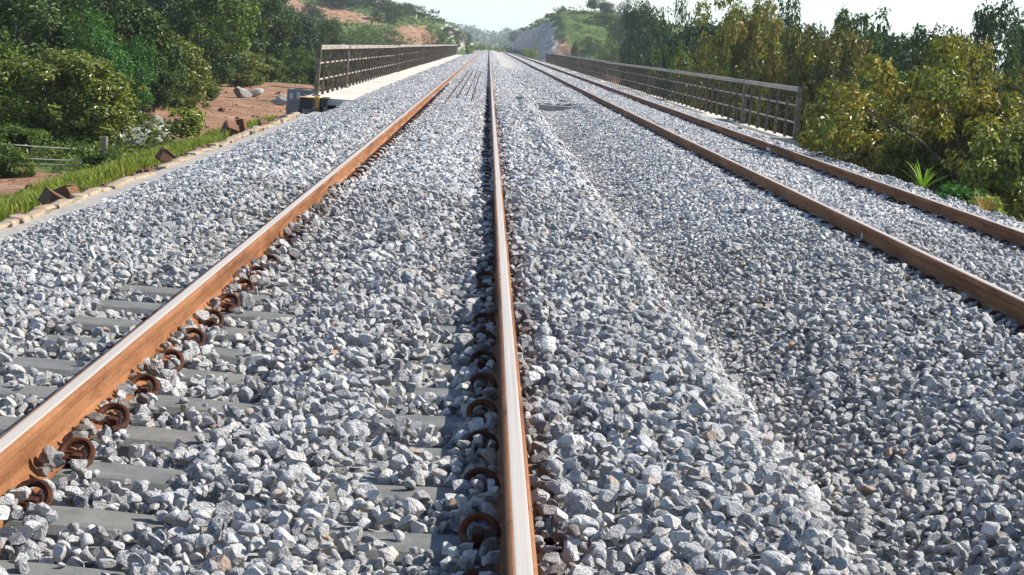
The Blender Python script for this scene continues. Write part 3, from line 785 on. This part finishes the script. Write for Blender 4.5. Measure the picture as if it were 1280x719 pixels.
def crown(seed, pal, leaf, nclump, per, w=1.0, low=.08, clr=.16, top=1.0, shell=(.35, 1.08), spread=.5, flat=1.0):
    """crown of height ~1 (z from low to top) and width ~w, made of leaf clumps of uneven size; returns mesh + clump centres"""
    r = np.random.default_rng(seed); P = np.array(PAL[pal]); n = 0
    cen, rad = [], []
    lob = r.normal(size=(7, 3)); lob /= np.linalg.norm(lob, axis=1, keepdims=True); amp = r.uniform(.15, .62, 7)
    while n < nclump:
        d = r.normal(size=3); d /= np.linalg.norm(d)
        rr = .50 + sum(a * max(0, d @ l) ** 3 for a, l in zip(amp, lob)) + r.normal(0, .05)
        rr *= r.uniform(.45, 1) ** .45; out = r.random() < .09; rr *= r.uniform(1.12, 1.32) if out else 1
        c = d * rr; c = np.array([c[0] * w * .5, c[1] * w * .5, (low + top) / 2 + math.copysign(min(1.0, abs(c[2])) ** .88, c[2]) * (top - low) * .5])
        if c[2] < low * .6: continue
        cen.append(c); rad.append(clr * (r.uniform(.35, .6) if out else r.uniform(.55, 1.25))); n += 1
    cen = np.array(cen); rad = np.array(rad); mid = np.array([0, 0, (low + top) / 2 - .1])
    Cs, Ns, Co, Sz = [], [], [], []
    for c, q in zip(cen, rad):
        m_ = int(per * (q / clr) ** 1.6)
        d = r.normal(size=(m_, 3)); d /= np.linalg.norm(d, axis=1, keepdims=True)
        d[:, 2] = d[:, 2] * .75 + .12
        Cs.append(c + d * q * r.uniform(*shell, (m_, 1)) ** .6)
        Ns.append(d * .75 + (c - mid) * .35 + np.array([0, 0, .6]) + r.normal(0, spread, (m_, 3)))
        base = P[min(len(P) - 1, int(r.integers(len(P))))] * .65 + P.mean(0) * .35
        k = P[r.integers(0, len(P), m_)] * .45 + base * .55
        k = k * r.uniform(.55, 1.45, (m_, 1)); k[r.random(m_) < .05] *= (1.5, 1.5, 1.3); Co.append(np.clip(k, 0, .36)); Sz.append(leaf * r.uniform(.6, 1.35, m_))
    C = np.concatenate(Cs)
    V, F, Cc = leaf_quads(C, np.concatenate(Ns), np.concatenate(Sz), np.concatenate(Co), seed=seed + 5)
    return leaf_mesh('foliage', V, F, Cc, M_SHINY if pal in ('gold', 'brown', 'olive') else M_LEAF), cen
def trunk_mesh(seed, cen, th=.028, n=9, low=.05):
    r = np.random.default_rng(seed + 99); m = MB()
    h = float(cen[:, 2].max()) * .72
    pts = [(r.normal(0, .012) * k, r.normal(0, .012) * k, -.06 + (h + .06) * k / 5) for k in range(6)]
    m.tube(pts, [th * (1 - .13 * k) for k in range(6)], 7)
    for c in cen[r.permutation(len(cen))[:n]]:
        z0 = max(.08, min(h * .9, c[2] * r.uniform(.35, .7))); a = Vector((0, 0, z0)); e = Vector(c)
        mid = a.lerp(e, .5) + Vector((r.normal(0, .02), r.normal(0, .02), .03))
        m.tube([a, mid, e], [th * .5, th * .34, th * .14], 5)
    return m.mesh('trunk', True)
KINDS = {   # name: palette, leaf/height, clumps, leaves per clump, width, low, clump radius
 'near_gold': ('gold', .036, 230, 125, 1.25, .02, .095), 'near_brown': ('brown', .036, 230, 125, 1.2, .02, .095), 'near_olive': ('olive', .036, 230, 120, 1.2, .02, .095),
 'near_green': ('green', .05, 170, 80, 1.2, .02, .11), 'vine': ('vine', .030, 52, 330, 1.0, .05, .17),
 'mid_dark': ('dark', .042, 150, 80, 1.0, .04, .11), 'mid_green': ('green', .044, 150, 80, 1.0, .04, .11), 'mid_olive': ('olive', .044, 150, 80, 1.05, .04, .11), 'mid_gold': ('gold', .046, 170, 76, 1.05, .04, .10),
 'mid_brown': ('brown', .044, 150, 80, 1.05, .04, .11), 'mid_blue': ('blue', .046, 140, 76, 1.0, .06, .115),
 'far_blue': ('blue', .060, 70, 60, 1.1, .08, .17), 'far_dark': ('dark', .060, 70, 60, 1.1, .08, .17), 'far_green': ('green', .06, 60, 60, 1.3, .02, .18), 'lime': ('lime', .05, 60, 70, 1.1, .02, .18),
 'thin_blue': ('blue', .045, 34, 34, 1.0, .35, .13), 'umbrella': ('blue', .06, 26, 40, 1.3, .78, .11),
}
VAR = {}
def variant(kind, j):
    if (kind, j) not in VAR:
        p = KINDS[kind]; sd_ = abs(hash_s(kind)) % 9000 + j * 17
        me, cen = crown(sd_, *p[:4], w=p[4], low=p[5], clr=p[6], shell=(.8, 1.02) if kind == 'vine' else (.35, 1.08), spread=.3 if kind == 'vine' else .42)
        tm_ = trunk_mesh(sd_, cen, .022, 26 if kind == 'thin_blue' else 9); tm_.materials.append(M_BARK)
        VAR[(kind, j)] = (me, tm_)
    return VAR[(kind, j)]
def hash_s(s): return sum((i + 3) * ord(c) * 31 for i, c in enumerate(s))
count = {}
def plant(kind, px_, top, D, wpx, label, group=None, hmin=0.0, shrub=False):
    """a tree at distance D whose crown is about wpx pixels of the photograph wide and reaches to pixel row top"""
    j = count.get(kind, 0); count[kind] = j + 1; j %= 3
    P = at_dist(px_, top, D); gz = float(ground_z(P.x, D)) - .15
    h = max(P.z - gz, hmin, .3)
    me, tm_ = variant(kind, j)
    width = wpx * D / F_PX / KINDS[kind][4] * (1.0 if kind[:3] in ('far', 'lim', 'umb', 'thi') else 1.3)
    name = 'shrub' if shrub else 'tree'
    r = empty(name, (P.x, D, gz), random.uniform(0, 6.28), label, 'shrub' if shrub else 'tree', group)
    r.scale = (width, width, h)
    link('trunk', tm_, None, r); link('crown', me, None, r)
    return r
GL, GR, GH, GK = 'trees and bushes on the left of the railway', 'trees and bushes on the right of the railway', 'trees on the hill beyond the bridge, left', 'trees on the hill beyond the bridge, right'
PL = [
 # left, near rows
 ('near_olive', 66, 58, 44, 170, 'sunlit olive green bushy tree with pale leaf tips above the wire fence', GL, 1),
 ('near_green', -22, 40, 47, 130, 'mid green bushy tree cut by the left edge of the photo', GL, 0),
 ('vine', 120, 16, 54, 84, 'bright green creeper covered tree with lumpy rounded top', GL, 0),
 ('vine', 158, 52, 56, 62, 'lower bright green mound of creeper running down beside the lumpy tree', GL, 1),
 ('mid_dark', 30, -30, 62, 150, 'tall dark green tree behind the sunlit olive one', GL, 0),
 ('mid_blue', -40, -35, 70, 150, 'dim blue green tree in the top corner at the left', GL, 0),
 ('mid_brown', 78, 20, 64, 70, 'dull brownish tree between two dark green crowns', GL, 0),
 ('mid_dark', 172, -24, 66, 120, 'dark green tree directly behind the creeper covered tree', GL, 0),
 ('mid_gold', 188, 4, 70, 74, 'yellow flecked tree to the right of the creeper mound', GL, 0),
 ('mid_olive', 222, 40, 69, 78, 'olive tree with hanging foliage over a dark hollow', GL, 0),
 ('mid_dark', 196, 76, 65, 62, 'dark hollow bush overhanging the red earth', GL, 1),
 ('mid_green', 252, -18, 88, 96, 'tall mid green tree above the bare red earth', GL, 0),
 ('mid_dark', 262, 40, 84, 66, 'dark rounded bush under the tall mid green tree', GL, 1),
 ('mid_green', 252, 97, 78, 44, 'low light green bush on the edge of the red earth', GL, 1),
 ('mid_dark', 300, -10, 104, 84, 'dark green tree with uneven crown in the middle of the thicket', GL, 0),
 ('mid_olive', 292, 50, 98, 60, 'olive bush beneath the uneven dark tree', GL, 1),
 ('mid_green', 306, 84, 99, 44, 'bright green bush behind the red earth, left of the bridge', GL, 1),
 ('mid_dark', 340, 4, 118, 66, 'dark tree left of the bridge railing', GL, 0),
 ('mid_green', 340, 70, 114, 44, 'rounded green bush just left of the bridge railing', GL, 1),
 ('mid_blue', 372, 10, 142, 52, 'slim dark tree rising over the near end of the left railing', GL, 0),
 ('mid_green', 372, 62, 132, 40, 'green bush behind the first posts of the left railing', GL, 1),
 ('mid_blue', 230, -60, 110, 120, 'hazy tall tree far behind the thicket', GL, 0),
 ('mid_blue', 330, -40, 140, 80, 'hazy tree showing over the thicket near the hill', GL, 0),
 ('mid_dark', 402, 28, 150, 44, 'dark tree seen above the left railing top', GL, 0),
 ('mid_dark', 110, -50, 84, 130, 'very dark tall tree filling the top of the thicket', GL, 0),
 ('near_green', 22, 150, 41, 74, 'low leafy bush under the olive tree, behind the wires', GL, 1),
 ('near_green', 88, 152, 44, 84, 'low green bush left of the fence post', GL, 1),
 ('near_green', 132, 140, 50, 64, 'low green bush behind the pale boulders', GL, 1),
 ('near_green', 168, 134, 54, 44, 'small leafy bush above the long white boulder', GL, 1),
 ('near_green', 5, 176, 36, 60, 'dark leafy bush at the left edge by the bare patch', GL, 1),
 ('mid_dark', 430, 62, 120, 50, 'dark bush behind the left railing', GL, 1), ('mid_dark', 470, 60, 150, 50, 'second dark bush behind the left railing', GL, 1), ('mid_dark', 505, 58, 190, 50, 'third dark bush behind the left railing', GL, 1), ('mid_green', 405, 74, 105, 44, 'green bush seen through the posts of the left railing', GL, 1), ('mid_brown', 440, 84, 90, 50, 'brown bush seen through the left railing', GL, 1), ('mid_brown', 540, 57, 225, 50, 'dull bush behind the far part of the left railing', GL, 1),
 # hill beyond, left
 ('far_blue', 424, -12, 400, 74, 'large dark tree on top of the left hill', GH, 0), ('far_blue', 462, -6, 420, 54, 'broad dark tree on the hill crest above the railing', GH, 0), ('far_dark', 487, 2, 380, 44, 'big round tree on the slope above the green scrub', GH, 0), ('far_blue', 508, 3, 440, 40, 'dark tree on the left hill crest near its end', GH, 0), ('far_blue', 524, 15, 460, 28, 'smaller tree on the left hill crest, next to last', GH, 0), ('far_blue', 537, 22, 480, 18, 'last low tree on the left hill crest', GH, 0),
 ('umbrella', 545, 13, 440, 14, 'thin tree with flat crown standing alone on the skyline', GH, 0),
 ('far_dark', 385, 5, 330, 60, 'dark tree at the foot of the left hill', GH, 0), ('far_dark', 413, 22, 290, 34, 'small dark tree below the bare band of the hill', GH, 0), ('far_green', 452, 36, 285, 60, 'bright green scrub bush on the left hillside', GH, 1), ('far_green', 490, 34, 290, 50, 'bright green scrub bush beside the red slope', GH, 1), ('far_dark', 425, 42, 275, 44, 'dark scrub bush above the left railing top', GH, 1), ('far_green', 466, 46, 268, 56, 'low green scrub right behind the left railing top', GH, 1),
 ('far_dark', 350, 8, 320, 50, 'dim tree far along the left valley', GH, 0), ('far_green', 548, 36, 330, 34, 'low green scrub at the top of the red slope', GH, 1), ('far_dark', 560, 32, 420, 20, 'low dark scrub over the left rock cutting', GH, 1), ('far_dark', 574, 36, 470, 18, 'dark scrub at the end of the left cutting', GH, 1), ('far_green', 567, 44, 380, 22, 'green scrub on the upper left cutting', GH, 1), ('far_dark', 585, 42, 560, 14, 'last scrub on the left cutting before the haze', GH, 1),
 ('lime', 587, 57, 262, 13, 'yellow green bush at the far end of the left railing', GH, 1),
 # right, near
 ('near_gold', 1232, 92, 31, 210, 'large bush with golden and green leaves cut by the right edge of the photo', GR, 0),
 ('near_olive', 1290, 120, 27, 170, 'dark olive bush in the corner beyond the outer rail', GR, 1),
 ('near_brown', 1120, 118, 37, 150, 'brownish green bush right of the timber trestle', GR, 0),
 ('near_gold', 1182, 60, 40, 130, 'golden leaved tree with pale shining leaves on its top', GR, 0),
 ('near_brown', 1290, 70, 38, 120, 'orange brown bush by the right edge, behind the golden one', GR, 0),
 ('near_olive', 1086, 130, 48, 84, 'low green and yellow bush behind the end of the right railing', GR, 1),
 ('near_olive', 1170, 165, 32, 120, 'dark low bush behind the green grass tuft', GR, 1),
 ('near_brown', 1032, 54, 58, 104, 'rusty brown bushy tree above the end of the right railing', GR, 0),
 ('near_gold', 944, 4, 80, 96, 'tall yellow and orange tree behind the right railing', GR, 0),
 ('mid_gold', 1000, 62, 66, 60, 'golden bush between the tall yellow tree and the rusty one', GR, 1),
 ('mid_brown', 910, 62, 90, 52, 'brown bush at the foot of the tall yellow tree', GR, 1), ('mid_green', 866, 66, 100, 70, 'green bush behind the middle of the right railing', GR, 1),
 ('mid_dark', 1085, 60, 62, 80, 'dark green bush between golden leaved trees', GR, 0),
 ('mid_green', 1108, 92, 47, 110, 'green bush between the rusty tree and the golden bushes', GR, 1), ('near_brown', 1262, 84, 44, 110, 'brown and green bush behind the golden bushes at the right', GR, 1), ('near_olive', 1150, 96, 43, 110, 'olive bush filling the gap under the golden tree', GR, 1),
 ('mid_dark', 1175, 40, 76, 90, 'dark green tree filling the gap behind the golden tree', GR, 0), ('mid_dark', 1272, 44, 70, 80, 'dark green tree behind the orange brown bush', GR, 0),
 # right, behind
 ('mid_blue', 1124, 18, 88, 92, 'dark rounded tree on the skyline above the golden bushes', GR, 0), ('mid_blue', 1200, 24, 92, 70, 'dark tree on the skyline, second from the right edge', GR, 0), ('mid_blue', 1246, 26, 84, 76, 'dark tree on the skyline at the right edge', GR, 0), ('mid_dark', 1058, 34, 90, 70, 'dark green tree behind the rusty brown one', GR, 0),
 ('thin_blue', 1048, 6, 100, 34, 'thin tree with sparse open crown on the skyline', GR, 0), ('mid_blue', 1004, 6, 105, 78, 'broad dark tree right of the tall yellow one', GR, 0), ('thin_blue', 980, -6, 112, 60, 'sparse feathery tree over the tall yellow one', GR, 0), ('mid_blue', 874, 8, 125, 90, 'dark tree left of the tall yellow one', GR, 0), ('thin_blue', 846, -6, 130, 60, 'feathery thin tree on the skyline over the railing', GR, 0), ('mid_dark', 836, 30, 135, 66, 'dark green tree behind the far half of the right railing', GR, 0), ('mid_blue', 806, 20, 170, 56, 'blue green tree at the foot of the right hill', GR, 0), ('mid_dark', 838, 62, 140, 50, 'dark low bush behind the right railing', GR, 1), ('mid_blue', 940, -4, 130, 80, 'hazy tree behind the tall yellow one', GR, 0), ('mid_blue', 1166, 34, 110, 60, 'hazy tree filling the skyline gap at the right', GR, 0), ('mid_blue', 1290, 40, 80, 60, 'dark tree half cut by the right edge', GR, 0),
 # hill beyond, right
 ('far_blue', 745, -14, 390, 24, 'dark upright tree on top of the right hill', GK, 0), ('far_blue', 760, 2, 380, 28, 'dark tree next to the upright one on the right hill', GK, 0), ('thin_blue', 786, -10, 340, 30, 'sparse open tree on top of the right hill', GK, 0), ('far_dark', 800, 4, 310, 44, 'dark tree on the right shoulder of the right hill', GK, 0), ('far_green', 764, 16, 370, 60, 'broad green bush below the hilltop trees', GK, 1), ('far_dark', 780, 22, 330, 50, 'dark broad bush on the right hillside', GK, 1), ('far_green', 728, 14, 400, 44, 'green bush along the right hilltop', GK, 1), ('far_dark', 703, 8, 430, 16, 'small pointed tree at the lip of the rock cutting', GK, 0), ('far_green', 714, 15, 415, 26, 'green scrub at the lip of the rock cutting', GK, 1), ('far_green', 776, 44, 285, 44, 'light green scrub above the bare earth of the right slope', GK, 1), ('far_green', 800, 56, 262, 50, 'bright green scrub behind the far right railing', GK, 1), ('far_green', 736, 44, 330, 24, 'green scrub on the middle of the right slope', GK, 1), ('far_green', 752, 56, 285, 24, 'small green scrub beside the bare earth', GK, 1), ('far_dark', 690, 16, 460, 14, 'dark scrub on the rim of the rock cutting', GK, 1), ('far_blue', 656, 34, 700, 16, 'blue hazy tree past the rock cutting', GK, 0), ('far_blue', 643, 38, 800, 14, 'hazy tree far down the line', GK, 0),
 ('lime', 668, 60, 268, 16, 'yellow green bush at the far end of the right railing', GK, 1), ('lime', 658, 58, 300, 12, 'yellow green bush at the toe of the rock cutting', GK, 1), ('mid_brown', 721, 42, 262, 9, 'narrow reddish bush behind the far right railing', GK, 1),
]
for kind, a, b_, D, wpx, lab, g, sh in PL: plant(kind, a, b_, D, wpx, lab, g, shrub=bool(sh))

# undergrowth: leaf litter of low plants covering the banks under the trees
def scatter_leaves(name, label, boxes, pal, mat, seed):
    r = np.random.default_rng(seed); Cs, Ns, Co, Sz = [], [], [], []; P = np.array(PAL[pal])
    for (xa, xb, ya, yb, cnt, hgt, sz) in boxes:
        x = r.uniform(xa, xb, cnt); y = r.uniform(ya, yb, cnt)
        keep = (soil_mask(x, y) + .35 * wob(x, y, .8) < .42) & (rock_mask(x, y) < .5) & ~((x > -10.8) & (x < -8.3) & (y > 43) & (y < 57))
        cl = .5 + .5 * wob(x, y, 1.1, 5) ; keep &= r.random(cnt) < np.clip(cl * 1.4, .15, 1)
        x, y = x[keep], y[keep]; n = len(x)
        z = ground_z(x, y) + r.uniform(0, 1, n) ** 1.3 * hgt * np.clip(.4 + cl[keep], .3, 1.6)
        Cs.append(np.stack([x, y, z], 1)); Ns.append(r.normal(0, .6, (n, 3)) + (0, -.1, .8)); Sz.append(sz * r.uniform(.6, 1.4, n)); Co.append(P[r.integers(0, len(P), n)] * r.uniform(.7, 1.3, (n, 1)))
    V, F, Cc = leaf_quads(np.concatenate(Cs), np.concatenate(Ns), np.concatenate(Sz), np.concatenate(Co), seed=seed)
    tag(link(name, leaf_mesh(name, V, F, Cc, mat)), label, 'undergrowth', kind='stuff')
scatter_leaves('undergrowth', 'low leafy undergrowth under the trees and along the banks', [(-13, -7.3, 34, 60, 26000, .45, .10), (-30, -12, 40, 130, 18000, .6, .25), (8.5, 16, 20, 60, 9000, .7, .14), (9, 30, 60, 140, 9000, .7, .3)], 'mixed', M_LEAF, 3)
scatter_leaves('hill_scrub_vegetation', 'green scrub covering the hillsides beyond the bridge', [(-60, -9, 256, 420, 15000, .9, .7), (16, 60, 290, 420, 9000, .7, .5), (9, 30, 254, 330, 6000, .35, .3), (-80, 80, 420, 900, 14000, 1.2, 1.3)], 'green', M_LEAF, 4)
scatter_leaves('far_ridge_treeline', 'distant hazy wooded ridge at the end of the line', [(-700, 700, 1150, 2100, 30000, 5, 4.5)], 'blue', M_LEAF, 6)

# grass on the left bank
def grass(name, label, boxes, seed, pal='lime'):
    r = np.random.default_rng(seed); VV, CC = [], []; P = np.array(PAL[pal])
    for (xa, xb, ya, yb, cnt, hgt) in boxes:
        x = r.uniform(xa, xb, cnt); y = r.uniform(ya, yb, cnt); keep = (soil_mask(x, y) + .3 * wob(x, y, 1.7) < .35) & (r.random(cnt) < np.clip(.75 + .5 * wob(x, y, 1.2, 9), .1, 1))
        x, y = x[keep], y[keep]; n = len(x); z = ground_z(x, y) - .01
        h = hgt * r.uniform(.4, 1.3, n) * np.clip(.8 + .5 * wob(x, y, .9, 4), .4, 1.5); a = r.uniform(0, 6.28, n); w = r.uniform(.006, .013, n); lx = r.normal(0, .35, n) * h; ly = r.normal(0, .35, n) * h
        b0 = np.stack([x, y, z], 1); sd_ = np.stack([np.cos(a) * w, np.sin(a) * w, np.zeros(n)], 1)
        m1 = b0 + np.stack([lx * .35, ly * .35, h * .6], 1); tp = b0 + np.stack([lx, ly, h], 1)
        VV.append(np.stack([b0 - sd_, b0 + sd_, m1 + sd_ * .8, m1 - sd_ * .8, tp + sd_ * .12, tp - sd_ * .12], 1).reshape(-1, 3))
        c = P[r.integers(0, len(P), n)] * r.uniform(.65, 1.2, (n, 1)); CC.append(np.repeat(c, 6, 0))
    V = np.concatenate(VV); k = np.arange(len(V) // 6)[:, None] * 6
    F = np.concatenate([k + [0, 1, 2, 3], k + [3, 2, 4, 5]])
    tag(link(name, leaf_mesh(name, V, F, np.concatenate(CC), M_GRASS)), label, 'grass', kind='stuff')
grass('grass', 'yellow green grass on the bank beside the kerb', [(-8.6, -4.55, 12, 46, 80000, .16)], 11)

# leafy weed by the boulders, plants on the right edge of the ballast
def blade_plant(name, loc, label, n, h, lean, w, col, seed, cat='plant'):
    r = np.random.default_rng(seed); VV, FF, CC = [], [], []; k0 = 0
    for i in range(n):
        a = r.uniform(0, 6.28); H = h * r.uniform(.6, 1.15); le = lean * r.uniform(.4, 1.3); wd = w * r.uniform(.7, 1.2)
        d = np.array([math.cos(a), math.sin(a), 0]); s = np.array([-math.sin(a), math.cos(a), 0])
        for q in range(6):
            t = q / 5; p = d * le * H * t ** 1.6 + np.array([0, 0, H * (t - .28 * le * t ** 3)]); ww = wd * (1 - t) ** .6 * (.6 + t) + .001
            VV += [p - s * ww, p + s * ww]; CC += [col * r.uniform(.9, 1.1)] * 2
        FF += [[k0 + 2 * q, k0 + 2 * q + 1, k0 + 2 * q + 3, k0 + 2 * q + 2] for q in range(5)]; k0 += 12
    o = link(name, leaf_mesh(name, np.array(VV), np.array(FF), np.array(CC), M_GRASS)); o.location = loc
    return tag(o, label, cat)
G = lambda x, y: max(float(ground_z(x, y)), float(np.interp(x, [5.6, 6.4, 7.2], [.03, -.4, -.9])) - .05)
blade_plant('grass_tuft', (5.95, 25.4, -.12), 'bright green grass tuft with arching blades at the ballast edge', 22, .52, .75, .015, np.array([.17, .28, .03]), 21)
blade_plant('grass_tuft', (6.0, 24.2, -.22), 'low green grass tuft with long side blades beside the arching tuft', 12, .34, 1.3, .013, np.array([.16, .26, .03]), 22)
blade_plant('dry_weed', (5.80, 21.6, -.15), 'dry straw coloured weed beyond the outer rail', 54, .40, .6, .005, np.array([.27, .19, .07]), 23)
blade_plant('dry_weed', (6.1, 20.8, -.25), 'second dry straw coloured weed closest to the right edge of the photo', 44, .36, .8, .005, np.array([.25, .16, .06]), 24)
def herb(loc, w, h, kind_pal, label, seed, leaf, nc, per):
    me, cen = crown(seed, kind_pal, leaf, nc, per, w=1.0, low=.05, clr=.2); t_ = trunk_mesh(seed, cen, .012, 12); t_.materials.append(M_BARK)
    r = empty('weed', loc, 0, label, 'plant'); r.scale = (w, w, h); link('stem', t_, None, r); link('foliage', me, None, r)
P = at_dist(232, 190, 45); herb((P.x, 45, float(ground_z(P.x, 45)) - .05), 1.0, .75, 'lime', 'leafy light green weed beside the boulders and the kerb', 31, .12, 46, 26)
P = at_dist(118, 218, 34); herb((P.x, 34, float(ground_z(P.x, 34)) - .05), .8, .55, 'green', 'small leafy weed at the foot of the fence post', 33, .14, 30, 20)
herb((5.9, 22.9, -.22), .62, .40, 'vine', 'dark green creeping weed between the grass tuft and the dry weeds', 35, .14, 40, 30)
herb((5.95, 22.1, -.2), .5, .36, 'lime', 'light green weed right beside the dry weeds', 36, .14, 34, 26)

# ------------------------------------------------------------------ haze
if HAZE > 0:
    hz = MB().box((0, 14500, 20), (30000, 31000, 100)).build('haze', None)
    hm = bpy.data.materials.new('haze'); hm.use_nodes = True; t = hm.node_tree; t.nodes.remove(t.nodes['Principled BSDF'])
    pv = t.nodes.new('ShaderNodeVolumePrincipled'); pv.inputs['Color'].default_value = (.86, .93, 1, 1); pv.inputs['Density'].default_value = HAZE; pv.inputs['Anisotropy'].default_value = .2
    t.links.new(pv.outputs[0], t.nodes['Material Output'].inputs['Volume']); hz.data.materials.append(hm)
    tag(hz, 'thin pale haze over the far hills', 'haze', kind='stuff')
